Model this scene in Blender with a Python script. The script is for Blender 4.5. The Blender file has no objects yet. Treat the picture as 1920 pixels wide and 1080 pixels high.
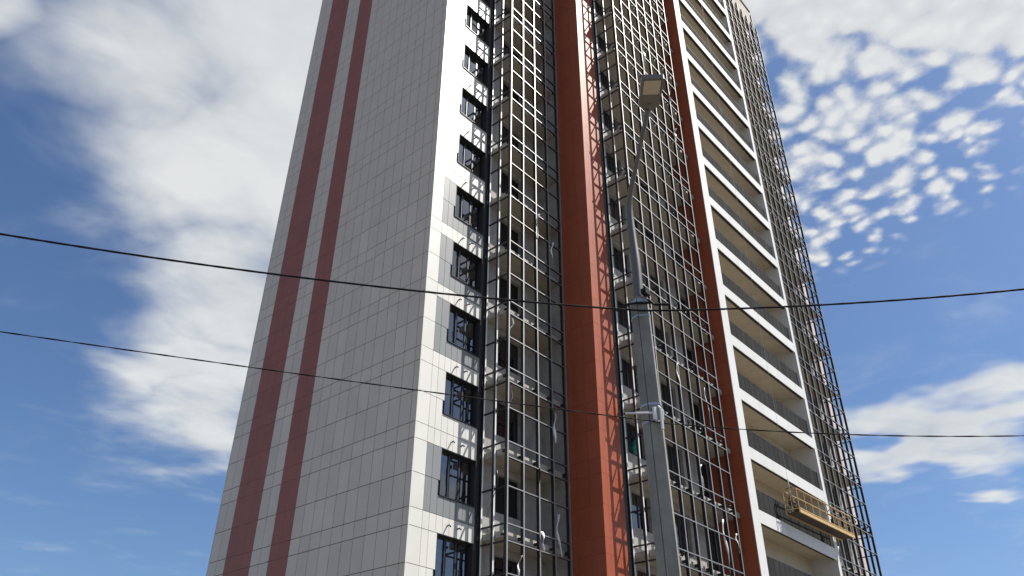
import bpy, math, random
from mathutils import Vector, Matrix
import numpy as np
random.seed(7)
SC = bpy.context.scene
COL = SC.collection
R = math.radians

# ------------------------------------------------------------------ camera
Z0 = 9.22                                  # height of the reference cladding joint above the ground
F_PX, YAW, PITCH, ROLL = 1519.745, R(41.14), R(32.47), R(0.46)
CAM = Vector((-17.584, -19.752, -7.618 + Z0))
fw = Vector((math.cos(PITCH)*math.cos(YAW), math.cos(PITCH)*math.sin(YAW), math.sin(PITCH)))
rt = Vector((math.sin(YAW), -math.cos(YAW), 0)); up = rt.cross(fw)
rt, up = rt*math.cos(ROLL)+up*math.sin(ROLL), -rt*math.sin(ROLL)+up*math.cos(ROLL)
cd = bpy.data.cameras.new('camera'); cam = bpy.data.objects.new('camera', cd); COL.objects.link(cam)
m = Matrix((rt, up, -fw)).transposed().to_4x4(); m.translation = CAM
cam.matrix_world = m
cd.sensor_width = 36; cd.lens = F_PX/1920*36; cd.clip_end = 5000; cd.clip_start = 0.1
SC.camera = cam
def ray(u, v):                             # direction of a photo pixel (1920 x 1080)
    return fw + rt*((u-960)/F_PX) - up*((v-540)/F_PX)
def at_dist(u, v, D):                      # point of a pixel at horizontal distance D
    d = ray(u, v); return CAM + d*(D/math.hypot(d.x, d.y))
def on_y(u, v, Y):
    d = ray(u, v); return CAM + d*((Y-CAM.y)/d.y)

# ------------------------------------------------------------------ sky, sun, exposure
SUN = Vector((0.90, -1.0, 1.82)).normalized()
EL = math.asin(SUN.z); AZ = math.atan2(SUN.x, SUN.y)
W = bpy.data.worlds.new('World'); SC.world = W; W.use_nodes = True
W.cycles.sampling_method = 'MANUAL'; W.cycles.sample_map_resolution = 512
nt = W.node_tree; nt.nodes.clear(); L = nt.links
def N(t, **k):
    n = nt.nodes.new(t)
    for a, b in k.items(): setattr(n, a, b)
    return n
def M(op, a, b=None, c=None, clamp=False):
    n = N('ShaderNodeMath', operation=op, use_clamp=clamp)
    for i, x in enumerate((a, b, c)):
        if x is None: continue
        if isinstance(x, (int, float)): n.inputs[i].default_value = x
        else: L.new(x, n.inputs[i])
    return n.outputs[0]
def VM(op, a, b=None):
    n = N('ShaderNodeVectorMath', operation=op)
    for i, x in enumerate((a, b)):
        if x is None: continue
        if isinstance(x, (tuple, Vector)): n.inputs[i].default_value = tuple(x)
        else: L.new(x, n.inputs[i])
    return n
def SS(x, lo, hi, o0=0.0, o1=1.0):
    n = N('ShaderNodeMapRange', interpolation_type='SMOOTHSTEP')
    L.new(x, n.inputs[0])
    for i, q in enumerate((lo, hi, o0, o1)): n.inputs[i+1].default_value = q
    return n.outputs[0]
sky = N('ShaderNodeTexSky', sky_type='NISHITA', sun_disc=False)
sky.sun_elevation = EL; sky.sun_rotation = AZ
sky.air_density = 1.0; sky.dust_density = 1.3; sky.ozone_density = 2.2; sky.altitude = 150
bg = N('ShaderNodeBackground'); bg.inputs[1].default_value = 0.077
tint = N('ShaderNodeMix', data_type='RGBA', blend_type='MULTIPLY'); tint.inputs[0].default_value = 1.0
L.new(sky.outputs[0], tint.inputs[6]); tint.inputs[7].default_value = (0.80, 0.96, 1.14, 1)
L.new(tint.outputs[2], bg.inputs[0])
tc = N('ShaderNodeTexCoord'); D = VM('NORMALIZE', tc.outputs['Generated']).outputs[0]
sep = N('ShaderNodeSeparateXYZ'); L.new(D, sep.inputs[0])
zc = M('MAXIMUM', sep.outputs[2], 0.06)
pl = N('ShaderNodeCombineXYZ')
L.new(M('DIVIDE', sep.outputs[0], zc), pl.inputs[0]); L.new(M('DIVIDE', sep.outputs[1], zc), pl.inputs[1])
P = pl.outputs[0]                          # point on a flat cloud layer
def noise(vec, scale, detail=6, rough=0.55, dist=0.0, lac=2.0):
    n = N('ShaderNodeTexNoise', noise_dimensions='3D'); L.new(vec, n.inputs['Vector'])
    n.inputs['Scale'].default_value = scale; n.inputs['Detail'].default_value = detail
    n.inputs['Roughness'].default_value = rough; n.inputs['Distortion'].default_value = dist
    n.inputs['Lacunarity'].default_value = lac
    return n.outputs[0]
def blob(u, v, ru, rv=None, ang=0):        # soft elliptical patch of cloud around the direction of a photo pixel
    rv = rv or ru
    c = ray(u, v).normalized()
    a = rt*math.cos(R(ang)) - up*math.sin(R(ang)); a = (a - c*a.dot(c)).normalized(); b = c.cross(a)
    da = M('DIVIDE', VM('DOT_PRODUCT', D, a).outputs['Value'], ru/F_PX)
    db = M('DIVIDE', VM('DOT_PRODUCT', D, b).outputs['Value'], rv/F_PX)
    r = M('SQRT', M('ADD', M('MULTIPLY', da, da), M('MULTIPLY', db, db)))
    f = M('GREATER_THAN', VM('DOT_PRODUCT', D, c).outputs['Value'], 0.2)
    return M('MULTIPLY', SS(r, 1.0, 0.0), f)
def vmax(xs):
    o = xs[0]
    for x in xs[1:]: o = M('MAXIMUM', o, x)
    return o
# warped directions give the cloud edges their wisps
wn = N('ShaderNodeTexNoise'); L.new(P, wn.inputs['Vector']); wn.inputs['Scale'].default_value = 2.2; wn.inputs['Detail'].default_value = 3
wv = VM('SCALE', VM('SUBTRACT', wn.outputs['Color'], (0.5, 0.5, 0.5)).outputs[0]); wv.inputs['Scale'].default_value = 0.22
D = VM('NORMALIZE', VM('ADD', D, wv.outputs[0]).outputs[0]).outputs[0]
veil = vmax([blob(520, 60, 520, 330), blob(360, 330, 330, 270, 25), blob(560, 300, 330, 420), blob(480, 560, 290, 200, -15), blob(430, 745, 260, 130, -12),
             blob(900, 250, 420, 500), blob(-50, 0, 110, 110, 15), blob(260, 130, 260, 210, 20), blob(330, 690, 210, 120, -10)])
low = vmax([blob(1800, 785, 330, 82, -10), blob(2000, 740, 330, 90, -12), blob(1690, 845, 230, 62, -2)])
puff = vmax([blob(1560, 20, 520, 260, 5), blob(1900, 20, 420, 240, -5), blob(1530, 250, 330, 260, 60), blob(1600, 310, 290, 160, 20), blob(1740, 240, 170, 70, 0), blob(1550, 440, 130, 90)])
bank = vmax([blob(1600, -60, 430, 210, 4), blob(1900, -20, 400, 200, -6)])
# elsewhere the same kind of broken cloud carries on
away = SS(VM('DOT_PRODUCT', D, fw).outputs['Value'], 0.80, 0.62)
wide = M('MULTIPLY', SS(noise(P, 0.55, 3, 0.5), 0.50, 0.66), away)
n_soft = noise(P, 2.6, 5, 0.56, 0.4)
n_str = noise(P, 6.5, 3, 0.6, 0.5)
pw_n = N('ShaderNodeTexNoise'); L.new(P, pw_n.inputs['Vector']); pw_n.inputs['Scale'].default_value = 9.0; pw_n.inputs['Detail'].default_value = 3
pw_v = VM('SCALE', VM('SUBTRACT', pw_n.outputs['Color'], (0.5, 0.5, 0.5)).outputs[0]); pw_v.inputs['Scale'].default_value = 0.09
vo = N('ShaderNodeTexVoronoi', voronoi_dimensions='2D', feature='SMOOTH_F1'); L.new(VM('ADD', P, pw_v.outputs[0]).outputs[0], vo.inputs['Vector'])
vo.inputs['Scale'].default_value = 22.0; vo.inputs['Smoothness'].default_value = 0.8
n_puff = M('SUBTRACT', 1.0, vo.outputs['Distance'])
n_puff2 = noise(P, 28.0, 6, 0.62)
fine = M('ADD', M('MULTIPLY', n_puff, 0.62), M('MULTIPLY', n_puff2, 0.38))
d_veil = SS(M('ADD', vmax([veil, wide]), M('ADD', M('MULTIPLY', M('SUBTRACT', n_soft, 0.5), 0.95), M('MULTIPLY', M('SUBTRACT', n_str, 0.5), 0.30))), -0.02, 0.92)
d_low = SS(M('ADD', low, M('MULTIPLY', M('SUBTRACT', n_soft, 0.5), 0.42)), 0.02, 0.85)
d_puff = M('MULTIPLY', SS(puff, 0.02, 0.3), SS(M('ADD', M('MULTIPLY', M('ADD', puff, M('MULTIPLY', bank, 1.5)), 0.56), M('MULTIPLY', M('SUBTRACT', fine, 0.55), 2.6)), 0.0, 0.92))
dens = M('MINIMUM', vmax([M('MULTIPLY', d_veil, 0.94), M('MULTIPLY', d_low, 0.93), M('MULTIPLY', d_puff, 0.95)]), 0.96)
sh0 = M('ADD', M('MULTIPLY', n_soft, 0.75), M('MULTIPLY', n_str, 0.25))
pm = SS(puff, 0.02, 0.3)
shade = M('ADD', M('MULTIPLY', sh0, M('SUBTRACT', 1.0, M('MULTIPLY', pm, 0.55))), M('MULTIPLY', fine, M('MULTIPLY', pm, 0.52)))
cr = N('ShaderNodeValToRGB'); L.new(shade, cr.inputs[0])
cr.color_ramp.elements[0].position = 0.33; cr.color_ramp.elements[0].color = (0.64, 0.675, 0.715, 1)
cr.color_ramp.elements[1].position = 0.62; cr.color_ramp.elements[1].color = (0.87, 0.885, 0.88, 1)
cb = N('ShaderNodeBackground'); L.new(cr.outputs[0], cb.inputs[0]); cb.inputs[1].default_value = 0.645
mix = N('ShaderNodeMixShader'); L.new(dens, mix.inputs[0]); L.new(bg.outputs[0], mix.inputs[1]); L.new(cb.outputs[0], mix.inputs[2])
wo = N('ShaderNodeOutputWorld'); L.new(mix.outputs[0], wo.inputs[0])

sd = bpy.data.lights.new('sun', 'SUN'); sd.energy = 5.0; sd.angle = R(0.53); sd.color = (1.0, 0.945, 0.855)
so = bpy.data.objects.new('sun', sd); COL.objects.link(so); so.rotation_euler = (-SUN).to_track_quat('-Z', 'Y').to_euler(); so.location = (0, 0, 120)

vs = SC.view_settings; vs.view_transform = 'Standard'; vs.look = 'None'; vs.exposure = 0.52; vs.gamma = 1; vs.use_curve_mapping = False
SC.render.engine = 'CYCLES'

# ------------------------------------------------------------------ materials
MATS = {}
def mat(name, col, rough=0.5, metal=0.0, var=0.0, vscale=3.0, bump=0.0, bscale=60, spec=0.5, stains=None, objvar=0.0, stretch=None):
    mt = bpy.data.materials.new(name); mt.use_nodes = True; t = mt.node_tree; b = t.nodes['Principled BSDF']
    b.inputs['Roughness'].default_value = rough; b.inputs['Metallic'].default_value = metal
    b.inputs['Specular IOR Level'].default_value = spec
    b.inputs['Base Color'].default_value = (*col, 1)
    g = t.nodes.new('ShaderNodeNewGeometry')
    pos = g.outputs['Position']
    if stretch:
        mp = t.nodes.new('ShaderNodeMapping'); mp.inputs['Scale'].default_value = stretch; t.links.new(pos, mp.inputs[0]); pos = mp.outputs[0]
    src = None
    if var or stains or objvar:
        hs = t.nodes.new('ShaderNodeHueSaturation'); hs.inputs['Color'].default_value = (*col, 1)
        val = None
        def add(x):
            nonlocal val
            if val is None: val = x
            else:
                a = t.nodes.new('ShaderNodeMath'); a.operation = 'MULTIPLY'; t.links.new(val, a.inputs[0]); t.links.new(x, a.inputs[1]); val = a.outputs[0]
        if var:
            n = t.nodes.new('ShaderNodeTexNoise'); n.inputs['Scale'].default_value = vscale; n.inputs['Detail'].default_value = 7; n.inputs['Roughness'].default_value = 0.62
            t.links.new(pos, n.inputs['Vector'])
            r = t.nodes.new('ShaderNodeMapRange'); t.links.new(n.outputs[0], r.inputs[0])
            for i, q in enumerate((0.25, 0.75, 1-var, 1+var)): r.inputs[i+1].default_value = q
            add(r.outputs[0])
        if objvar:
            oi = t.nodes.new('ShaderNodeObjectInfo'); r = t.nodes.new('ShaderNodeMapRange'); t.links.new(oi.outputs['Random'], r.inputs[0])
            r.inputs[3].default_value = 1-objvar; r.inputs[4].default_value = 1+objvar; add(r.outputs[0])
        if stains:
            n = t.nodes.new('ShaderNodeTexNoise'); n.inputs['Scale'].default_value = stains[0]; n.inputs['Detail'].default_value = 5; n.inputs['Roughness'].default_value = 0.7
            mp2 = t.nodes.new('ShaderNodeMapping'); mp2.inputs['Scale'].default_value = (1, 1, 0.25); t.links.new(g.outputs['Position'], mp2.inputs[0]); t.links.new(mp2.outputs[0], n.inputs['Vector'])
            r = t.nodes.new('ShaderNodeMapRange'); t.links.new(n.outputs[0], r.inputs[0])
            for i, q in enumerate((0.52, 0.72, 1.0, 1-stains[1])): r.inputs[i+1].default_value = q
            add(r.outputs[0])
        t.links.new(val, hs.inputs['Value']); t.links.new(hs.outputs[0], b.inputs['Base Color'])
    if bump:
        n = t.nodes.new('ShaderNodeTexNoise'); n.inputs['Scale'].default_value = bscale; n.inputs['Detail'].default_value = 4
        t.links.new(g.outputs['Position'], n.inputs['Vector'])
        bp = t.nodes.new('ShaderNodeBump'); bp.inputs['Strength'].default_value = bump; bp.inputs['Distance'].default_value = 0.02
        t.links.new(n.outputs[0], bp.inputs['Height']); t.links.new(bp.outputs[0], b.inputs['Normal'])
    MATS[name] = mt; return mt
mat('gable_panel', (0.585, 0.52, 0.445), 0.42, var=0.06, vscale=0.8, bump=0.04, bscale=3, objvar=0.05, stains=(0.5, 0.06))
mat('white_panel', (0.585, 0.58, 0.545), 0.40, var=0.05, vscale=0.8, bump=0.04, bscale=3, objvar=0.035)
mat('grey_panel', (0.20, 0.21, 0.215), 0.40, var=0.05, vscale=0.8, bump=0.04, bscale=3, objvar=0.05)
mat('red_panel', (0.30, 0.068, 0.027), 0.45, spec=0.5, var=0.09, vscale=0.8, bump=0.04, bscale=3, objvar=0.05)
mat('stripe_panel', (0.265, 0.073, 0.034), 0.45, var=0.09, vscale=0.8, bump=0.04, bscale=3, objvar=0.06)
mat('joint', (0.03, 0.03, 0.032), 0.8)
mat('concrete', (0.32, 0.31, 0.295), 0.85, var=0.22, vscale=2.2, bump=0.3, bscale=14, stains=(1.6, 0.35))
mat('slab', (0.36, 0.335, 0.285), 0.85, var=0.12, vscale=2.5, bump=0.2, bscale=18, stains=(1.1, 0.18))
mat('render_wall', (0.56, 0.51, 0.42), 0.85, var=0.1, vscale=1.7, bump=0.15, bscale=20, stains=(0.9, 0.15))
mat('frame_metal', (0.37, 0.365, 0.36), 0.47, metal=0.9, var=0.15, vscale=1.3)
mat('frame_dark', (0.012, 0.012, 0.014), 0.5)
mat('window_frame', (0.02, 0.022, 0.026), 0.4)
mat('white_band', (0.60, 0.605, 0.60), 0.5, var=0.05, vscale=1.2, bump=0.06, bscale=8, objvar=0.03, stains=(1.2, 0.07))
mat('balustrade', (0.026, 0.027, 0.028), 0.9, spec=0.1, var=0.15, vscale=1.5, objvar=0.22)
mat('yellow_paint', (0.52, 0.36, 0.15), 0.5, var=0.2, vscale=6, stains=(5, 0.4))
mat('platform_deck', (0.05, 0.042, 0.035), 0.7, var=0.4, vscale=5)
mat('galvanised', (0.42, 0.43, 0.44), 0.42, metal=0.8, var=0.15, vscale=8)
mat('pole_concrete', (0.215, 0.213, 0.195), 0.9, var=0.25, vscale=3.5, bump=0.35, bscale=45, stains=(2.2, 0.3))
mat('cable', (0.008, 0.008, 0.010), 0.7, spec=0.2)
mat('arm_paint', (0.10, 0.10, 0.10), 0.4, var=0.1, vscale=8)
mat('pale_wall', (0.50, 0.42, 0.42), 0.6, var=0.06, vscale=1.0)
mat('lamp_body', (0.12, 0.115, 0.11), 0.5, var=0.1, vscale=8)
mat('lamp_lens', (0.42, 0.36, 0.28), 0.25, var=0.1, vscale=40)
mat('film', (0.72, 0.73, 0.74), 0.3, var=0.2, vscale=9)
mat('green_net', (0.03, 0.33, 0.24), 0.7, var=0.2, vscale=12)
mat('ceramic', (0.62, 0.64, 0.66), 0.3)
mat('ground', (0.16, 0.135, 0.10), 0.95, var=0.3, vscale=0.35, bump=0.6, bscale=5)
mat('asphalt', (0.055, 0.055, 0.056), 0.9, var=0.25, vscale=1.2, bump=0.5, bscale=60)
mat('paving', (0.30, 0.29, 0.27), 0.9, var=0.15, vscale=1.5, bump=0.4, bscale=30)
mat('kerb', (0.36, 0.35, 0.33), 0.9, var=0.15, vscale=3)
mat('road_paint', (0.75, 0.75, 0.72), 0.7, var=0.1, vscale=6)
mat('interior_shade', (0.012, 0.011, 0.010), 0.7, spec=0.3)  # flat black standing in for the shade inside open rooms
mat('sunlit_cap', (0.66, 0.67, 0.68), 0.4, var=0.12, vscale=2.0)  # sunlight on the side posts' front faces, put into their colour
def glass(name, tint):
    mt = bpy.data.materials.new(name); mt.use_nodes = True; t = mt.node_tree; t.nodes.clear()
    o = t.nodes.new('ShaderNodeOutputMaterial'); mx = t.nodes.new('ShaderNodeMixShader')
    d = t.nodes.new('ShaderNodeBsdfDiffuse'); d.inputs[0].default_value = (*tint, 1)
    g = t.nodes.new('ShaderNodeBsdfGlossy'); g.inputs['Color'].default_value = (0.92, 0.95, 1, 1); g.inputs['Roughness'].default_value = 0.02
    f = t.nodes.new('ShaderNodeFresnel'); f.inputs[0].default_value = 2.3
    n = t.nodes.new('ShaderNodeTexNoise'); n.inputs['Scale'].default_value = 1.6
    ge = t.nodes.new('ShaderNodeNewGeometry'); t.links.new(ge.outputs['Position'], n.inputs['Vector'])
    b = t.nodes.new('ShaderNodeBump'); b.inputs['Strength'].default_value = 0.10; b.inputs['Distance'].default_value = 0.03
    t.links.new(n.outputs[0], b.inputs['Height']); t.links.new(b.outputs[0], g.inputs['Normal'])
    t.links.new(f.outputs[0], mx.inputs[0]); t.links.new(d.outputs[0], mx.inputs[1]); t.links.new(g.outputs[0], mx.inputs[2]); t.links.new(mx.outputs[0], o.inputs[0])
    MATS[name] = mt
glass('glass', (0.008, 0.009, 0.011))

# ------------------------------------------------------------------ mesh helpers
class MB:
    def __init__(s): s.v = []; s.f = []; s.mi = []
    def box(s, x0, x1, y0, y1, z0, z1, mi=0):
        b = len(s.v)
        s.v += [(x0,y0,z0),(x1,y0,z0),(x1,y1,z0),(x0,y1,z0),(x0,y0,z1),(x1,y0,z1),(x1,y1,z1),(x0,y1,z1)]
        for q in ((0,3,2,1),(4,5,6,7),(0,1,5,4),(1,2,6,5),(2,3,7,6),(3,0,4,7)):
            s.f.append(tuple(b+i for i in q)); s.mi.append(mi)
        return s
    def tube(s, pts, rad, n=8, mi=0, cap=True):
        pts = [Vector(p) for p in pts]; rads = rad if isinstance(rad, (list, tuple)) else [rad]*len(pts)
        b = len(s.v); prev = None
        for i, p in enumerate(pts):
            t = (pts[min(i+1, len(pts)-1)] - pts[max(i-1, 0)]).normalized()
            if prev is None:
                a = Vector((0,0,1)) if abs(t.z) < 0.9 else Vector((1,0,0)); x = t.cross(a).normalized()
            else: x = (prev - t*prev.dot(t)).normalized()
            prev = x; y = t.cross(x)
            for k in range(n):
                an = 2*math.pi*k/n; s.v.append(tuple(p + (x*math.cos(an)+y*math.sin(an))*rads[i]))
        for i in range(len(pts)-1):
            for k in range(n):
                s.f.append((b+i*n+k, b+i*n+(k+1)%n, b+(i+1)*n+(k+1)%n, b+(i+1)*n+k)); s.mi.append(mi)
        if cap:
            s.f.append(tuple(b+k for k in range(n))[::-1]); s.mi.append(mi)
            e = b+(len(pts)-1)*n; s.f.append(tuple(e+k for k in range(n))); s.mi.append(mi)
        return s
    def quadstrip(s, a, b_, mi=0):
        b = len(s.v); n = len(a)
        s.v += [tuple(p) for p in a] + [tuple(p) for p in b_]
        for i in range(n-1): s.f.append((b+i, b+i+1, b+n+i+1, b+n+i)); s.mi.append(mi)
        return s
    def prism(s, sec0, sec1, mi=0):
        n = len(sec0); b = len(s.v); s.v += [tuple(p) for p in sec0] + [tuple(p) for p in sec1]
        for k in range(n): s.f.append((b+k, b+(k+1)%n, b+n+(k+1)%n, b+n+k)); s.mi.append(mi)
        s.f.append(tuple(b+k for k in range(n))[::-1]); s.mi.append(mi); s.f.append(tuple(b+n+k for k in range(n))); s.mi.append(mi)
        return s
    def mesh(s, name, mats, smooth=False):
        me = bpy.data.meshes.new(name); me.from_pydata(s.v, [], s.f); me.update()
        for q in ([mats] if isinstance(mats, str) else mats): me.materials.append(MATS[q])
        if not isinstance(mats, str): me.polygons.foreach_set('material_index', s.mi)
        if smooth: me.polygons.foreach_set('use_smooth', [True]*len(s.f))
        return me
    def build(s, name, mats, parent=None, loc=(0,0,0), smooth=False, label=None, kind=None):
        o = link(name, s.mesh(name, mats, smooth), parent, loc)
        if label: o['label'] = label
        if kind: o['kind'] = kind
        return o
def link(name, me, parent=None, loc=(0,0,0), rot=None):
    o = bpy.data.objects.new(name, me); COL.objects.link(o); o.parent = parent; o.location = loc
    if rot: o.rotation_euler = rot
    return o
CACHE = {}
def boxmesh(name, dx, dy, dz, mats):       # shared box of a size, origin at its centre
    k = (name, round(dx,3), round(dy,3), round(dz,3), mats)
    if k not in CACHE:
        CACHE[k] = MB().box(-dx/2, dx/2, -dy/2, dy/2, -dz/2, dz/2).mesh(name, mats)
    return CACHE[k]
def piece(name, x0, x1, y0, y1, z0, z1, mt, parent, tilt=0.0):
    me = boxmesh(name, x1-x0, y1-y0, z1-z0, mt)
    r = None
    if tilt: r = (random.gauss(0, tilt), random.gauss(0, tilt), random.gauss(0, tilt))
    return link(name, me, parent, ((x0+x1)/2, (y0+y1)/2, (z0+z1)/2), r)
def tag(o, label=None, cat=None, group=None, kind=None):
    if label: o['label'] = label
    if cat: o['category'] = cat
    if group: o['group'] = group
    if kind: o['kind'] = kind
    return o
def empty(name, loc=(0,0,0)):
    o = bpy.data.objects.new(name, None); COL.objects.link(o); o.location = loc; return o
ZT = 53.3 + Z0                              # roof
def zk(k, dz=0.0): return Z0 + 3.0*k + dz

# ------------------------------------------------------------------ ground
tag(MB().box(-1500, 1500, -1500, 1500, -0.6, 0.0).build('ground', 'ground'), 'bare trampled earth around the tower', 'ground', kind='structure')
rd = Vector((0.74, -0.67, 0)); rn = Vector((rd.y, -rd.x, 0))         # street runs across the view, between camera and tower
def strip(a, b, z, l=140):
    c = Vector((CAM.x, CAM.y, 0)); return [c+rd*s*l+rn*q+Vector((0,0,z)) for s, q in ((-1,a),(1,a),(1,b),(-1,b))]
fdir = Vector((math.cos(YAW), math.sin(YAW), 0)); rn = fdir - rd*fdir.dot(rd); rn.normalize()
def slabstrip(name, a, b, z0, z1, mt):
    return MB().prism(strip(a, b, z0), strip(a, b, z1)).build(name, mt)
tag(slabstrip('road', -9.0, -1.2, -0.1, 0.004, 'asphalt'), 'asphalt street behind the viewer', 'road', kind='structure')
tag(slabstrip('pavement', -1.0, 2.4, -0.1, 0.12, 'paving'), 'paved footway beside the street', 'pavement', kind='structure')
tag(slabstrip('kerb', -1.2, -1.0, -0.1, 0.14, 'kerb'), 'concrete kerb between street and footway', 'kerb', kind='structure')

# ------------------------------------------------------------------ the tower
B = empty('apartment_building', (0, 0, 0))
tag(B, 'tall unfinished white and red apartment tower with open balcony frames', 'building')
# concrete core behind the cladding
MB().box(0.06, 42.2, 0.34, 11.85, 0, ZT-0.4).build('structural_core', 'concrete', B)
MB().box(33.48, 34.6, -1.79, 0.338, 0, ZT-0.4).build('structural_core', 'concrete', B)
MB().box(7.06, 33.479, -2.46, 0.338, 0, ZT-0.4).build('structural_core', 'concrete', B)

# --- gable wall: grey in the shade, two red stripes
GJ = 0.3 + 0.614*np.arange(0, 20)
cols = [(0.0, 0.3, 'gable_panel')]
for i in range(19):
    c = 'gable_panel'
    if 10 <= i < 12 or 14 <= i < 17: c = 'stripe_panel'
    cols.append((float(GJ[i]), float(GJ[i+1]), c))
GW = float(GJ[19])
gw = MB().box(0.016, 0.058, 0.02, GW-0.01, 0, ZT-0.02).build('gable_wall', 'joint', B)
rows = []
k = -4
while 3*k < 53:
    rows += [(3*k, 3*k+0.6), (3*k+0.6, 3*k+1.8), (3*k+1.8, 3*k+3.0)]; k += 1
stuff = {}
made = 0
gv, gh = 0.010, 0.012
for z0, z1 in rows:
    z1 = min(z1, ZT - Z0)
    for j, (a, b, c) in enumerate(cols):
        gv, gh = (0.003, 0.005) if c == 'stripe_panel' else (0.010, 0.012)
        # the last columns on the left stop at the building edge
        if -2.5 < z0 and made < 300 and z0 < 14.5:
            if not (z0 < -0.1 and j > 12):
                piece('facade_panel', 0.0, 0.014, a+gv, b-gv, Z0+z0+gh, Z0+z1-gh, c, gw, 0.0009); made += 1; continue
        stuff.setdefault(c, MB()).box(0.0, 0.014, a+gv, b-gv, max(Z0+z0+gh, 0.05), Z0+z1-gh)
for c, mb in stuff.items():
    mb.build('panel_field', c, gw, kind='stuff')
MB().box(-0.008, 0.034, GW-0.004, GW+0.03, 0, ZT).build('edge_trim', 'white_panel', B)

# --- narrow white front with one window on each storey
X_W0, X_W1 = 1.33, 3.11
fcols = [0.0, 0.615] + [0.615+0.3119*i for i in range(1, 9)]
fwall = MB()
fwall.box(0.062, X_W0+0.02, 0.036, 0.335, 0, ZT-0.02)
fwall.box(X_W1-0.02, 3.36, 0.036, 0.335, 0, ZT-0.02)
for k in range(-3, 18): fwall.box(X_W0+0.021, X_W1-0.021, 0.036, 0.335, zk(k, 0.02), zk(k, 1.28))
fwall = fwall.build('front_wall', 'joint', B)
GREY = {-2, 0, 2, 3, 4}                    # storeys whose panels round the window are dark grey
stf = {}
def fpanel(k, a, b, z0, z1, c):
    if -1 <= k <= 9: piece('front_panel', a+0.007, b-0.007, 0.002, 0.03, zk(k, z0)+0.010, zk(k, z1)-0.010, c, fwall, 0.0012)
    else: stf.setdefault(c, MB()).box(a+0.004, b-0.004, 0.002, 0.03, max(zk(k, z0)+0.006, 0.03), zk(k, z1)-0.006)
for k in range(-3, 18):
    g = 'grey_panel' if k in GREY else 'white_panel'
    for i in range(9):
        a, b = fcols[i], fcols[i+1]
        if i == 0: a = 0.034
        w = 'white_panel' if i == 0 else g
        fpanel(k, a, b, 0.0, 0.6, 'white_panel')
        fpanel(k, a, b, 0.6, 1.8 if i < 3 else 1.27, w)
        if i < 3: fpanel(k, a, b if i < 2 else X_W0-0.002, 1.8, 3.0, w)
for c, mb in stf.items(): mb.build('panel_field', c, fwall, kind='stuff')
# aluminium corner trim
MB().box(-0.006, 0.032, -0.006, 0.0, 0, ZT).build('edge_trim', 'white_panel', B)

def window(x0, x1, z0, z1, y, parent, nm='window', split=(0.33, 0.62), depth=0.22, rail=0.0, gl='glass'):
    """frame with sashes set back in its opening, pane behind"""
    f = 0.055; w = MB(); yy = y+depth
    w.box(x0, x0+f, yy-0.03, yy+0.04, z0, z1).box(x1-f, x1, yy-0.03, yy+0.04, z0, z1)
    w.box(x0+f, x1-f, yy-0.03, yy+0.04, z0, z0+f).box(x0+f, x1-f, yy-0.03, yy+0.04, z1-f, z1)
    o = w.build(nm, 'window_frame', parent)
    for s in split:
        xs = x0+(x1-x0)*s
        MB().box(xs-0.045, xs+0.045, yy-0.026, yy+0.036, z0+f, z1-f).build('mullion', 'window_frame', o)
    if rail:
        MB().box(x0+f+0.002, x0+(x1-x0)*split[0]-0.047, yy-0.024, yy+0.034, z0+rail, z0+rail+0.06).build('transom', 'window_frame', o)
    pn = piece('pane', x0+f*0.5, x1-f*0.5, yy, yy+0.012, z0+f*0.5, z1-f*0.5, gl, o)
    pn.rotation_euler = (random.uniform(-.006, .006), 0, random.uniform(-.006, .006))
    return o
for k in range(-2, 13):
    o = window(X_W0, X_W1, zk(k, 1.30), zk(k, 2.995), 0.0, B)
    MB().box(X_W0-0.03, X_W1+0.02, -0.045, 0.19, zk(k, 1.268), zk(k, 1.296)).build('sill', 'window_frame', o)
    MB().box(X_W0, X_W0+0.018, -0.004, 0.188, zk(k, 1.298), zk(k, 2.995)).box(X_W0+0.02, X_W1, -0.004, 0.188, zk(k, 2.976), zk(k, 2.994)).build('reveal_lining', 'window_frame', o)
    for xp in (1.78, 2.28):
        MB().tube([(xp, 0.0, zk(k, 3.33)), (xp-0.01, -0.12, zk(k, 3.34)), (xp-0.03, -0.19, zk(k, 3.27))], 0.028, 8).build('vent_spout', 'lamp_body', o)

# --- red pier between the two bays: dark side and sunlit front
PX0, PX1, PY = 7.0, 8.44, -2.85
pier = MB().box(PX0+0.035, PX1, PY+0.035, -2.465, 0, ZT-0.02).box(PX0+0.035, 7.058, -2.46, -1.36, 0, ZT-0.02).build('red_pier', 'joint', B)
rs = MB()
made_r = 0
for z0, z1 in rows:
    segs = [('x', PY+0.002, -2.25), ('x', -2.25, -1.66), ('x', -1.66, -1.345), ('y', PX0+0.002, 7.32), ('y', 7.32, 7.93), ('y', 7.93, PX1)]
    for kind, a, b in segs:
        za, zb = max(Z0+z0+0.004, 0.04), Z0+min(z1, ZT-Z0)-0.004
        if kind == 'x': bx = (PX0, PX0+0.03, a+0.003, b-0.003, za, zb)
        else: bx = (a+0.003, b-0.003, PY, PY+0.03, za, zb)
        if -2.5 < z0 < 30 and made_r < 210:
            piece('red_panel', *bx, 'red_panel', pier, 0.0006); made_r += 1
        else: rs.box(*bx)
rs.build('panel_field', 'red_panel', pier, kind='stuff')
# unclad concrete side wall inside the first bay
MB().box(6.955, 7.03, -1.335, 0.0, 0, ZT-0.5).build('side_wall', 'concrete', B)

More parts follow.
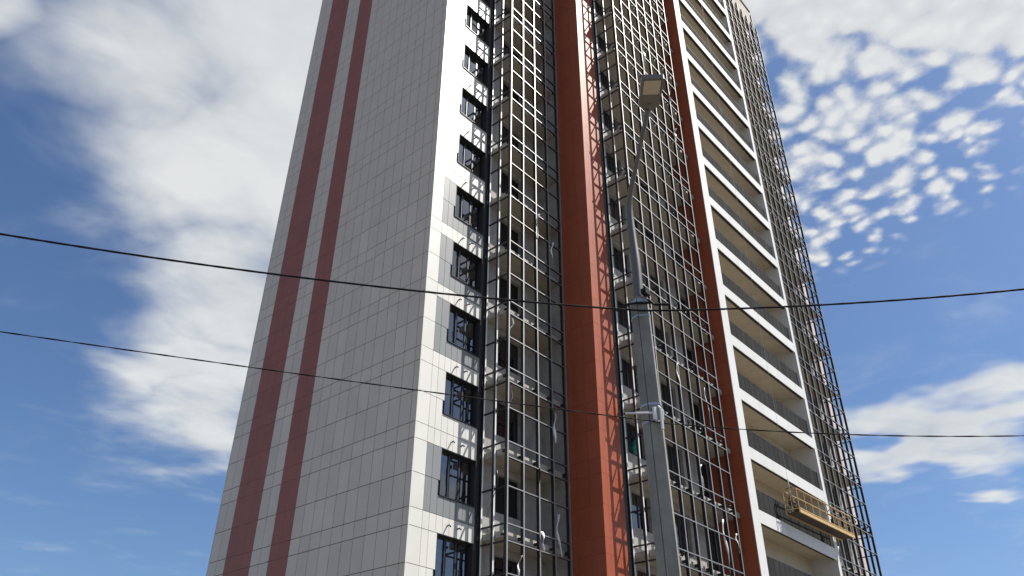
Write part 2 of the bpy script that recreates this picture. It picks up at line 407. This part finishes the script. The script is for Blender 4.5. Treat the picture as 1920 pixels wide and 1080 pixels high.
# --- red flank of the loggia block
LX0, LX1, RX0, RX1, LY = 16.08, 16.82, 25.36, 25.66, -4.49
fl = MB().box(LX0+0.035, LX1-0.01, LY+0.04, -2.465, 0, ZT-0.02).build('red_flank', 'joint', B)
rs = MB(); made_r = 0
for z0, z1 in rows:
    za, zb = max(Z0+z0+0.004, 0.04), Z0+min(z1, ZT-Z0)-0.004
    for a, b in ((LY+0.03, -3.9), (-3.9, -3.3), (-3.3, -2.79)):
        if -2.5 < z0 < 42: piece('red_panel', LX0, LX0+0.03, a+0.003, b-0.003, za, zb, 'red_panel', fl, 0.0006)
        else: rs.box(LX0, LX0+0.03, a+0.003, b-0.003, za, zb)
rs.build('panel_field', 'red_panel', fl, kind='stuff')

# --- balcony bays: concrete slabs behind an unglazed metal grid
def bay(tagname, x0, n, step, y_wall, y_front, side, k0, k1, kt, xend, openings, doors=()):
    xs = [x0+step*i for i in range(n+1)]; x1 = xs[-1]
    yc = y_front
    # back wall with openings
    wl = MB(); yb = y_wall+0.335
    wx0, wx1 = (x0+0.03 if side == 'L' else x0-1.0), xend
    cuts = sorted(openings)
    for k in range(k0, k1+1):
        zb, zt = zk(k, 0.36), zk(k, 3.12)
        px = wx0
        for a, b, z0, z1 in cuts:
            wl.box(px, a, y_wall, yb, zb, zt)
            if z0 > 0.4: wl.box(a, b, y_wall, yb, zb, zk(k, z0))
            wl.box(a, b, y_wall, yb, zk(k, z1), zt)
            px = b
        wl.box(px, wx1, y_wall, yb, zb, zt)
    wl.build('balcony_wall', 'concrete', B)
    for k in range(k0, k1+1):
        if k < kt[0] or k > kt[1]: continue
        for a, b, z0, z1 in cuts:
            o = window(a+0.004, b-0.004, zk(k, z0)+0.004, zk(k, z1)-0.004, y_wall, B, split=(0.5,), depth=0.2, gl='glass' if random.random() < 0.25 else 'interior_shade')  # unglazed openings get a black sheet as pane, painted shade of the room
    # slabs
    br = MB()
    for k in range(k0, k1+1):
        s = MB()
        sa = x0+0.075 if side == 'L' else x0-0.9
        sb = xend-0.01 if side == 'L' else x1-0.075
        s.box(sa, sb, y_front+0.22, y_wall+0.33, zk(k, 0.13), zk(k, 0.35))
        o = s.build('balcony_slab', 'slab', B)
        for x in xs:
            w = random.uniform(0.02, 0.06); h = random.uniform(0.05, 0.12)
            br.box(x-w, x-w+random.uniform(0.05, 0.09), y_front+0.095, y_front+0.219, zk(k, 0.15), zk(k, 0.17)+h)
            if tagname != 'one' and random.random() < 0.45:
                c = Vector((x-0.12, y_front+0.16, zk(k, 0.36)))
                for t in range(4): br.tube([c+Vector((random.uniform(-.15, .05), random.uniform(-.05, .05), 0)), c+Vector((random.uniform(-.25, .2), random.uniform(-.05, .05), random.uniform(.05, .25)))], 0.02, 5)
    br.build('fixing_brackets', 'frame_dark', B, kind='stuff')
    # the grid
    zlo, zhi = 0.0, zk(k1, 3.0)
    pw = 0.029
    def post(px, py, facing):
        q = MB()
        if facing == 'F': q.box(-pw, pw, -0.05, -0.03, 0, zhi-zlo, 0).box(-pw-0.004, pw+0.004, -0.03, 0.09, 0, zhi-zlo, 1)
        else:
            q.box(-pw-0.004, pw+0.004, -0.05, 0.05, 0, zhi-zlo, 1); q.box(-pw-0.004, pw+0.004, -0.066, -0.05, 0, zhi-zlo, 0)
        return q
    key = ('post', tagname)
    gf = post(0, 0, 'F').build('glazing_frame', ['frame_metal', 'frame_dark'], B, (xs[0] if side == 'L' else xs[-1], yc, zlo))
    gf.parent = B
    me = gf.data
    inv = Vector(gf.location)
    def sub(name, mesh, loc, rot=None):
        o = link(name, mesh, gf, Vector(loc)-inv, rot); return o
    for x in (xs[1:] if side == 'L' else xs[:-1]): sub('mullion', me, (x, yc, zlo))
    sx = xs[0] if side == 'L' else xs[-1]
    depth = y_wall - y_front
    sideposts = [y_front+depth*0.5, y_wall-0.06]
    sm = post(0, 0, 'S').mesh('mullion', ['sunlit_cap', 'frame_dark'])
    for y in sideposts: sub('mullion', sm, (sx, y, zlo))
    LFT = x1-x0
    tm = MB()
    tm.box(0.0, LFT, -0.046, -0.0285, -0.018, 0.018, 0).box(0.001, LFT-0.001, -0.0285, 0.045, -0.020, 0.020, 1)
    tm = tm.mesh('transom', ['frame_metal', 'frame_dark'])
    ts = MB().box(-0.03, 0.03, 0.095, depth-0.112, -0.026, 0.026).mesh('transom', 'frame_dark')
    far = MB()
    for k in range(k0, k1+1):
        for dz in (-0.05, 0.54, 1.87):
            z = zk(k, dz)
            if z < 0.2: continue
            if kt[0] <= k <= kt[1]:
                sub('transom', tm, (x0, yc, z), (0, random.gauss(0, 0.0008), 0))
                if random.random() > 0.06: sub('transom', ts, (sx, y_front, z), (random.gauss(0, 0.006), 0, 0))
            else:
                far.box(x0+0.05-inv.x, x1-0.05-inv.x, -0.04, 0.03, z-0.025-inv.z, z+0.025-inv.z)
    far.build('transom_field', 'frame_dark', gf, kind='stuff')
    return xs
b1 = bay('one', 3.34, 4, 0.8925, 0.0, -1.30, 'L', -3, 17, (-2, 10), 6.955, [(4.2, 5.63, 1.38, 2.86)])
b2 = bay('two', 8.74, 7, 0.911, -2.80, -4.13, 'L', -3, 17, (-2, 12), LX0-0.02, [(9.05, 10.42, 1.42, 2.86), (10.75, 11.75, 0.38, 2.86), (12.2, 13.5, 1.1, 2.86), (14.9, 15.95, 0.38, 2.86)])
b3 = bay('three', 26.82, 7, 0.911, -2.80, -4.05, 'R', -3, 16, (-2, 16), 33.5, [(27.3, 28.6, 1.42, 2.86), (29.6, 30.9, 1.42, 2.86), (31.6, 32.3, 0.38, 2.86)])
# pink return beyond the last bay
MB().box(34.45, 35.08, -2.78, -1.8, 0, ZT-0.02).build('end_pier', 'pale_wall', B)
# concrete fascia and parapet over the last bay
MB().box(25.9, 33.12, -3.82, -2.47, zk(17, 0.13), ZT+0.02).build('roof_parapet', 'slab', B)
MB().box(25.8, 33.2, -3.92, -2.48, ZT+0.025, ZT+0.12).build('roof_coping', 'concrete', B)
MB().box(-0.02, 42.3, 0.3, 11.9, ZT-0.39, ZT+0.1).build('roof_parapet', 'slab', B)
MB().box(33.13, 33.4, -3.9, -3.6, zk(16, 1.0), zk(17, 1.9)).build('downpipe_head', 'frame_dark', B)

# --- loggias: white frame, bands, corrugated balustrades, pale soffits
lf = MB().box(LX0+0.001, LX1, LY, LY+0.036, 0, ZT).build('loggia_frame', 'white_band', B)
MB().box(RX0, RX1, LY, -2.47, 0, ZT).build('pillar', 'white_band', lf)
MB().box(LX1-0.008, LX1, LY+0.037, -2.47, 0, ZT-0.05).build('side_lining', 'render_wall', lf)
MB().box(LX1+0.001, RX0-0.001, -3.1, -2.47, 0, ZT-0.05).build('loggia_wall', 'render_wall', B)
NB = 16
for k in range(-3, 17):
    wdt = RX0 - LX1
    o = MB().box(LX1+0.002, RX0-0.002, LY+0.22, -3.102, zk(k, 0.21), zk(k, 0.46)).build('loggia_slab', 'render_wall', B)
    bd = MB().box(LX1+0.004, RX0-0.004, LY+0.04, LY+0.218, zk(k, 0.04), zk(k, 0.58)).build('loggia_band', 'joint', B)
    if k >= -1:
        jn = [0.0, 0.27, 0.62, 1.0]
        for i in range(3):
            piece('band_panel', LX1+wdt*jn[i]+0.004, LX1+wdt*jn[i+1]-0.004, LY+0.004, LY+0.036, zk(k, 0.0), zk(k, 0.6), 'white_band', bd, 0.0006)
    else:
        MB().box(LX1+0.004, RX0-0.004, LY+0.004, LY+0.036, zk(k, 0.0), zk(k, 0.6)).build('band_panel', 'white_band', bd)
    # balustrade of separate dark sheets, a little uneven
    bal = MB().box(LX1+0.01, RX0-0.01, LY+0.15, LY+0.18, zk(k, 1.64), zk(k, 1.67)).box(LX1+0.01, RX0-0.01, LY+0.15, LY+0.18, zk(k, 0.60), zk(k, 0.63))
    bal = bal.build('balustrade', 'frame_dark', B)
    for i in range(NB):
        a = LX1+0.01+(wdt-0.02)*i/NB; b = LX1+0.01+(wdt-0.02)*(i+1)/NB
        if k >= -1: piece('balustrade_panel', a+0.014, b-0.014, LY+0.155, LY+0.168, zk(k, 0.64), zk(k, 1.635), 'balustrade', bal, 0.004)
    if k < -1:
        MB().box(LX1+0.01, RX0-0.01, LY+0.155, LY+0.168, zk(k, 0.64), zk(k, 1.635)).build('balustrade_panel', 'balustrade', bal)

# ------------------------------------------------------------------ suspended work platform in front of the loggias
pz = zk(1, 0.98); PYF, PYB = -5.36, -4.70; PXA, PXB = 19.35, 26.05; PH = 1.05
sp = empty('work_platform', (PXA, PYF, pz))
tag(sp, 'ochre suspended work platform hanging in front of the lowest loggias', 'platform')
def SPB(mb, nm, mt): return mb.build(nm, mt, sp, tuple(-Vector((PXA, PYF, pz))), smooth=False)
def rise(x): return 0.03*(x-PXA)
def bar(mb, a, b, r=0.022): return mb.tube([(a[0], a[1], a[2]+rise(a[0])), (b[0], b[1], b[2]+rise(b[0]))], r, 6)
for y, nm in ((PYF, 'front_guardrail'), (PYB, 'rear_guardrail')):
    q = MB()
    for zz, r in ((PH, 0.03), (PH*0.55, 0.024), (0.12, 0.03)): bar(q, (PXA, y, pz+zz), (PXB, y, pz+zz), r)
    for i in range(9):
        x = PXA+(PXB-PXA)*i/8; bar(q, (x, y, pz), (x, y, pz+PH), 0.028 if i in (0, 4, 8) else 0.02)
    SPB(q, nm, 'yellow_paint')
q = MB()
for y in (PYF, PYB):
    b0 = len(q.v); q.box(PXA, PXB, y-0.03, y+0.03, pz-0.08, pz+0.06)
for i, v in enumerate(q.v): q.v[i] = (v[0], v[1], v[2]+rise(v[0]))
SPB(q, 'edge_beam', 'yellow_paint')
for i in range(14):
    a, b = PXA+(PXB-PXA)*i/14, PXA+(PXB-PXA)*(i+1)/14
    q = MB().box(a+0.012, b-0.012, PYF+0.034, PYB-0.034, pz-0.03+rise(a), pz+0.0+rise(a)); SPB(q, 'deck_board', 'platform_deck')
for x in (PXA, PXB):
    q = MB()
    for zz in (PH, PH*0.55, 0.12): bar(q, (x, PYF, pz+zz), (x, PYB, pz+zz), 0.024)
    bar(q, (x, (PYF+PYB)/2, pz), (x, (PYF+PYB)/2, pz+PH), 0.02)
    SPB(q, 'end_guardrail', 'yellow_paint')
for x, hx in ((PXA+0.35, -1), (PXB-1.3, 1)):
    ym = (PYF+PYB)/2+0.12
    h = MB(); pts = []
    for i in range(9):
        t = math.pi*i/8; pts.append((x, ym-0.36*math.cos(t), pz+PH*0.72+0.52*math.sin(t)+rise(x)))
    h.tube([(x, ym-0.36, pz+0.1+rise(x))]+pts+[(x, ym+0.36, pz+0.1+rise(x))], 0.022, 6)
    SPB(h, 'hoist_hoop', 'platform_deck')
    h = MB().box(x-0.12, x+0.12, ym-0.11, ym+0.1, pz+0.35+rise(x), pz+0.75+rise(x)).tube([(x-0.14, ym, pz+0.5+rise(x)), (x+0.16, ym, pz+0.5+rise(x))], 0.13, 10)
    h.box(x-0.05, x+0.05, ym-0.05, ym+0.05, pz+0.75+rise(x), pz+1.0+rise(x))
    SPB(h, 'hoist', 'platform_deck')
    SPB(MB().tube([(x, ym, pz+1.0+rise(x)), (x, ym, pz+1.66+rise(x))], 0.035, 6), 'rope_sleeve', 'galvanised')
    SPB(MB().tube([(x, ym, pz+1.6+rise(x)), (x, ym, ZT+0.6)], 0.006, 5), 'hoist_rope', 'galvanised')
q = MB().box(PXA+0.6, PXA+1.05, PYF+0.2, PYF+0.5, pz+0.03, pz+0.4).box(PXA+1.2, PXA+1.5, PYF+0.15, PYF+0.45, pz+0.03, pz+0.32)
SPB(q, 'tool_box', 'platform_deck')

# ------------------------------------------------------------------ torn film, netting
def film(label, p, length, width, sway, seed, mt='film', cat='film strip', group=None, name='film_strip'):
    rnd = random.Random(seed); n = 10; a = []; b = []; x, y, z = p; ph = rnd.uniform(0, 6); tw = rnd.uniform(-1.5, 1.5)
    for i in range(n):
        t = i/(n-1); w = width*(0.7+0.3*math.sin(ph+t*11))*(1-0.35*t); an = ph+tw*t*2
        cx = x+sway*t*t+0.05*math.sin(ph+t*6); cy = y-0.06-0.03*math.sin(t*9+ph); cz = z-length*t
        dx, dy = math.cos(an)*w/2, math.sin(an)*w/2
        a.append((cx-dx, cy-dy, cz)); b.append((cx+dx, cy+dy, cz+0.02*math.sin(i*2.3)))
    me = MB().quadstrip(a, b); o = me.build(name, mt, None, smooth=True)
    sm = o.modifiers.new('thickness', 'SOLIDIFY'); sm.thickness = 0.006
    tag(o, label, cat, group)
    return o
film('pale torn film on the fourth post of the first bay just under the lower cable', (b1[3], -1.36, zk(1, 2.5)), 1.25, 0.16, 0.05, 1)
film('bright crumpled film at the third post above the lowest slab', (b1[2]+0.02, -1.37, zk(0, 0.62)), 0.7, 0.17, 0.12, 2)
film('long wavering film on the fourth post beside the lowest slab', (b1[3]+0.02, -1.36, zk(0, 1.45)), 1.5, 0.16, 0.22, 3)
film('short film scrap dangling from the second post at the picture bottom', (b1[1]-0.12, -1.2, zk(-1, 2.6)), 0.75, 0.14, -0.12, 4)
film('narrow film scrap twisted under the third slab of the first bay', (b1[1]-0.22, -0.9, zk(2, 0.1)), 0.95, 0.09, -0.25, 5)
film('film ribbon between first and second posts over the cable', (b1[0]+0.55, -1.0, zk(3, 0.1)), 0.8, 0.08, -0.3, 6)
film('white film wrapped along the third post in mid height', (b1[2]-0.03, -1.36, zk(4, 2.9)), 1.3, 0.16, 0.02, 7)
film('thin film trailing down the fourth post high in the first bay', (b1[3]+0.1, -1.36, zk(4, 1.9)), 1.1, 0.11, 0.03, 8)
film('long white film on the seventh post low in the second bay', (b2[6]-0.18, -4.0, zk(0, 2.6)), 2.2, 0.13, 0.16, 9)
film('white film sheet on the seventh post just above the lower cable', (b2[6]-0.2, -4.0, zk(2, 2.7)), 2.0, 0.13, 0.18, 10)
film('curling film ribbon on the grid right of the concrete lamp pole', (b2[3]-0.05, -4.1, zk(2, 2.95)), 1.6, 0.10, 0.1, 11)
film('film scrap fluttering at the last slab end of the second bay', (b2[7]-0.4, -4.2, zk(0, 2.1)), 0.8, 0.14, 0.05, 12)
film('crumpled white film on the grid right of the curved lamp arm', (b2[6]-0.1, -4.18, zk(8, 0.9)), 0.9, 0.2, 0.05, 13)
film('crumpled white film on the grid just right of the lamp head', (b2[6]-0.1, -4.18, zk(9, 0.9)), 0.9, 0.2, 0.05, 14)
film('white film wrapped on the post directly above the lamp head', (b2[3]-0.02, -4.2, zk(9, 2.1)), 2.3, 0.16, 0.02, 15)
film('loose film in the middle of the second bay below the slab', (b2[4]+0.2, -4.0, zk(1, 1.6)), 1.1, 0.12, 0.15, 16)
film('film tatter hanging in the last bay below the work platform', (27.4, -3.9, zk(1, 1.2)), 1.9, 0.2, 0.35, 17)
mat('black_tape', (0.01, 0.01, 0.012), 0.4)
film('black tape trailing down the third post of the first bay low down', (b1[2]-0.05, -1.3, zk(1, 0.0)), 2.2, 0.10, -0.06, 21, 'black_tape', 'tape', name='tape_strip')
film('black tape hanging across the side grid left of the corner post', (b1[0]+0.02, -0.75, zk(0, 2.6)), 1.9, 0.07, -0.5, 22, 'black_tape', 'tape', name='tape_strip')
film('black tape twisted beside the fourth post just below the lower cable', (b1[3]-0.04, -1.28, zk(2, -0.1)), 2.3, 0.09, -0.12, 23, 'black_tape', 'tape', name='tape_strip')
film('green netting scrap hung inside the second bay window', (9.42, -2.86, zk(1, 2.25)), 0.85, 0.6, 0.0, 18, 'green_net', 'netting', name='green_netting')

# ------------------------------------------------------------------ lamp post
D0 = 9.8
base = at_dist(1198, 563, D0); px, py, ptop = base.x, base.y, base.z
lp = empty('lamp_post', (px, py, 0))
tag(lp, 'tapered concrete lamp post with curved arm and flat lamp head', 'lamp post')
vd = Vector((px-CAM.x, py-CAM.y, 0)).normalized(); rr = Vector((vd.y, -vd.x, 0))
def sect(h):
    w = 0.126 + 0.0022*(ptop-h); d = w*0.95; lean = rr*0.017*(ptop-h)
    # flat front with a vertical arris, chamfered towards the sunny side
    pr = [(-w, 0.35*d), (-w*0.92, -0.25*d), (-0.30*w, -0.92*d), (-0.25*w, -0.80*d), (-0.20*w, -0.92*d), (0.86*w, -0.80*d), (1.0*w, -0.30*d), (1.0*w, d), (-0.8*w, d)]
    return [Vector((0, 0, h)) + lean + rr*a + vd*b for a, b in pr]
MB().prism(sect(0), sect(ptop)).build('pole', 'pole_concrete', lp)
arm_px = [(1198, 566, 9.80), (1193, 500, 9.80), (1186.5, 450, 9.80), (1181, 405, 9.77), (1180, 378, 9.70), (1184, 350, 9.55), (1192, 315, 9.28), (1200, 275, 8.97), (1208, 238, 8.68), (1215, 206, 8.42)]
off = Vector((px, py, 0))
ap = [at_dist(*q)-off for q in arm_px]
def smooth_path(p, n=5):
    out = []
    for i in range(len(p)-1):
        p0, p1, p2, p3 = p[max(i-1,0)], p[i], p[i+1], p[min(i+2, len(p)-1)]
        for j in range(n):
            t = j/n; out.append(0.5*((2*p1)+(-p0+p2)*t+(2*p0-5*p1+4*p2-p3)*t*t+(-p0+3*p1-3*p2+p3)*t**3))
    return out+[p[-1]]
path = smooth_path(ap)
MB().tube(path, [0.075-0.042*min(1, i/(len(path)*0.62)) for i in range(len(path))], 12).build('arm', 'arm_paint', lp, smooth=True)
lo, hi = at_dist(1216, 204, 8.42)-off, at_dist(1224.5, 147, 7.86)-off
ax = (hi-lo); LL = ax.length; ax.normalize(); sidev = -(rr-ax*rr.dot(ax)).normalized(); nrm = sidev.cross(ax).normalized()
def lpt(a, s, n): return lo + ax*a + sidev*s + nrm*n
hw = 0.152
def ring(a0, a1, s, n0, n1): return [lpt(a0, -s, n0), lpt(a0, s, n0), lpt(a1, s, n0), lpt(a1, -s, n0)], [lpt(a0, -s*0.9, n1), lpt(a0, s*0.9, n1), lpt(a1, s*0.9, n1), lpt(a1, -s*0.9, n1)]
s0 = [lpt(-0.02, -hw*0.45, 0), lpt(0.06, -hw*0.95, 0), lpt(LL*0.98, -hw, 0), lpt(LL, -hw*0.9, 0), lpt(LL, hw*0.9, 0), lpt(LL*0.98, hw, 0), lpt(0.06, hw*0.95, 0), lpt(-0.02, hw*0.45, 0)]
s1 = [p+nrm*0.075 for p in s0]
head = MB().prism(s0, s1).build('lamp_head', 'lamp_body', lp)
q = MB(); a, b = ring(LL*0.50, LL*0.94, hw*0.76, -0.012, -0.001); q.prism(a, b); q.build('lens', 'lamp_lens', head)
q = MB()
for s in (-1, 1):
    q.prism([lpt(LL*0.44, s*hw*0.80, -0.02), lpt(LL*0.44, s*hw*0.97, -0.02), lpt(LL*0.99, s*hw*0.97, -0.02), lpt(LL*0.99, s*hw*0.80, -0.02)], [lpt(LL*0.44, s*hw*0.80, -0.001), lpt(LL*0.44, s*hw*0.97, -0.001), lpt(LL*0.99, s*hw*0.97, -0.001), lpt(LL*0.99, s*hw*0.80, -0.001)])
q.build('lens_rim', 'lamp_body', head)
MB().tube([lpt(-0.16, 0, 0.025), lpt(0.1, 0, 0.025)], 0.045, 12).build('spigot', 'lamp_body', head)
# bands and brackets
for dz, hh, w in ((-0.06, 0.05, 1.05), (-0.30, 0.03, 1.05), (-1.62, 0.03, 1.06), (-1.86, 0.03, 1.06)):
    h = ptop+dz; s0 = sect(h); c = rr*0.017*(-dz)
    a = [Vector((c.x+(p.x-c.x)*w, c.y+(p.y-c.y)*w, h-hh/2)) for p in s0]; b = [Vector((c.x+(p.x-c.x)*w, c.y+(p.y-c.y)*w, h+hh/2)) for p in s0]
    MB().prism(a, b).build('steel_band', 'galvanised', lp)
h2 = (at_dist(1215, 790, D0)-off).z; h1 = (at_dist(1195, 580, D0)-off).z
fr = -vd*0.145
q = MB(); c = fr + rr*0.07 + Vector((0, 0, h2+0.05)); q.tube([c, c-rr*0.37+Vector((0,0,0.02))], 0.014, 6)
q.tube([c+Vector((0,0,0.07)), c+Vector((0,0,-0.1))], 0.03, 6); q.tube([c+rr*0.05+Vector((0,0,0.09)), c+rr*0.1+Vector((0,0,0.02)), c+rr*0.1-Vector((0,0,0.1)), c+rr*0.03-Vector((0,0,0.12))], 0.014, 6); q.build('cable_bracket', 'ceramic', lp)
q = MB(); c = fr + rr*0.15 + Vector((0, 0, h2-0.02)); q.tube([c+Vector((0,0,0.12)), c-Vector((0,0,0.16))], 0.022, 6); q.build('bracket_clamp', 'ceramic', lp)
q = MB(); c = fr + Vector((0, 0, h1)); q.tube([c-rr*0.22, c-rr*0.1+Vector((0,0,0.015)), c+rr*0.18], 0.017, 6); q.tube([c+rr*0.12+Vector((0,0,0.06)), c+rr*0.2-Vector((0,0,0.03)), c+rr*0.42-Vector((0,0,0.05))], 0.02, 6); q.build('cable_clamp', 'cable', lp)
q = MB(); c = fr + rr*0.1 + Vector((0, 0, ptop+0.02)); q.box(c.x-0.06, c.x+0.06, c.y-0.04, c.y+0.04, c.z-0.03, c.z+0.05); q.build('arm_clamp', 'cable', lp)

# ------------------------------------------------------------------ overhead cables
PP = Vector((px, py, 0)) + fr
def span_points(pole_uv, pts, far, dirv):
    """cable in the vertical plane through the pole along dirv; heights from the photo pixels"""
    d = Vector(dirv).normalized(); nrm_ = Vector((d.y, -d.x, 0)); S = [0.0]; Z = [(at_dist(*pole_uv, math.hypot(PP.x-CAM.x, PP.y-CAM.y))).z]
    for u, v in pts:
        r_ = ray(u, v); t = (PP-CAM).dot(nrm_)/r_.dot(nrm_); p = CAM+r_*t; S.append((Vector((p.x, p.y, 0))-Vector((PP.x, PP.y, 0))).dot(d)); Z.append(p.z)
    c = np.polyfit(S, Z, 2); c[0] = max(c[0], 0.0012)
    c = [c[0], *np.polyfit(S, np.array(Z)-c[0]*np.array(S)**2, 1)]
    out = []; n = 90
    for i in range(n+1):
        s = far*i/n; out.append(Vector((PP.x+d.x*s, PP.y+d.y*s, c[0]*s*s+c[1]*s+c[2])))
    return out
def bundle(name, left, right, strands, r, spread, pitch, label):
    ctr = left[::-1] + right[1:]
    q = MB(); acc = 0; dist = [0]
    for i in range(1, len(ctr)): acc += (ctr[i]-ctr[i-1]).length; dist.append(acc)
    for s in range(strands):
        pts = []
        for i in range(len(ctr)):
            t = (ctr[min(i+1, len(ctr)-1)]-ctr[max(i-1, 0)]).normalized(); x = t.cross(Vector((0,0,1))).normalized(); y = x.cross(t)
            a = 2*math.pi*(dist[i]/pitch + s/strands); pts.append(ctr[i]+(x*math.cos(a)+y*math.sin(a))*spread)
        q.tube(pts, r, 6)
    return tag(q.build(name, 'cable', None, smooth=True), label, 'cable')
LD, RD = (-0.80, 0.60, 0), (0.563, -0.826, 0)
l1 = span_points((1190, 582), [(900, 560), (500, 511), (250, 476), (0, 440)], 16, LD)
r1 = span_points((1190, 582), [(1340, 583), (1500, 573), (1700, 560), (1920, 543)], 14, RD)
bundle('overhead_cable', l1, r1, 4, 0.0066, 0.0078, 1.3, 'upper and thicker twisted black cable crossing in front of the tower')
l2 = span_points((1215, 790), [(1040, 765), (800, 735), (500, 693), (250, 655), (0, 624)], 16, LD)
r2 = span_points((1215, 790), [(1340, 803), (1500, 812), (1700, 815), (1920, 818)], 14, RD)
bundle('overhead_cable', l2, r2, 2, 0.0048, 0.0045, 0.8, 'lower thin black cable crossing in front of the tower')
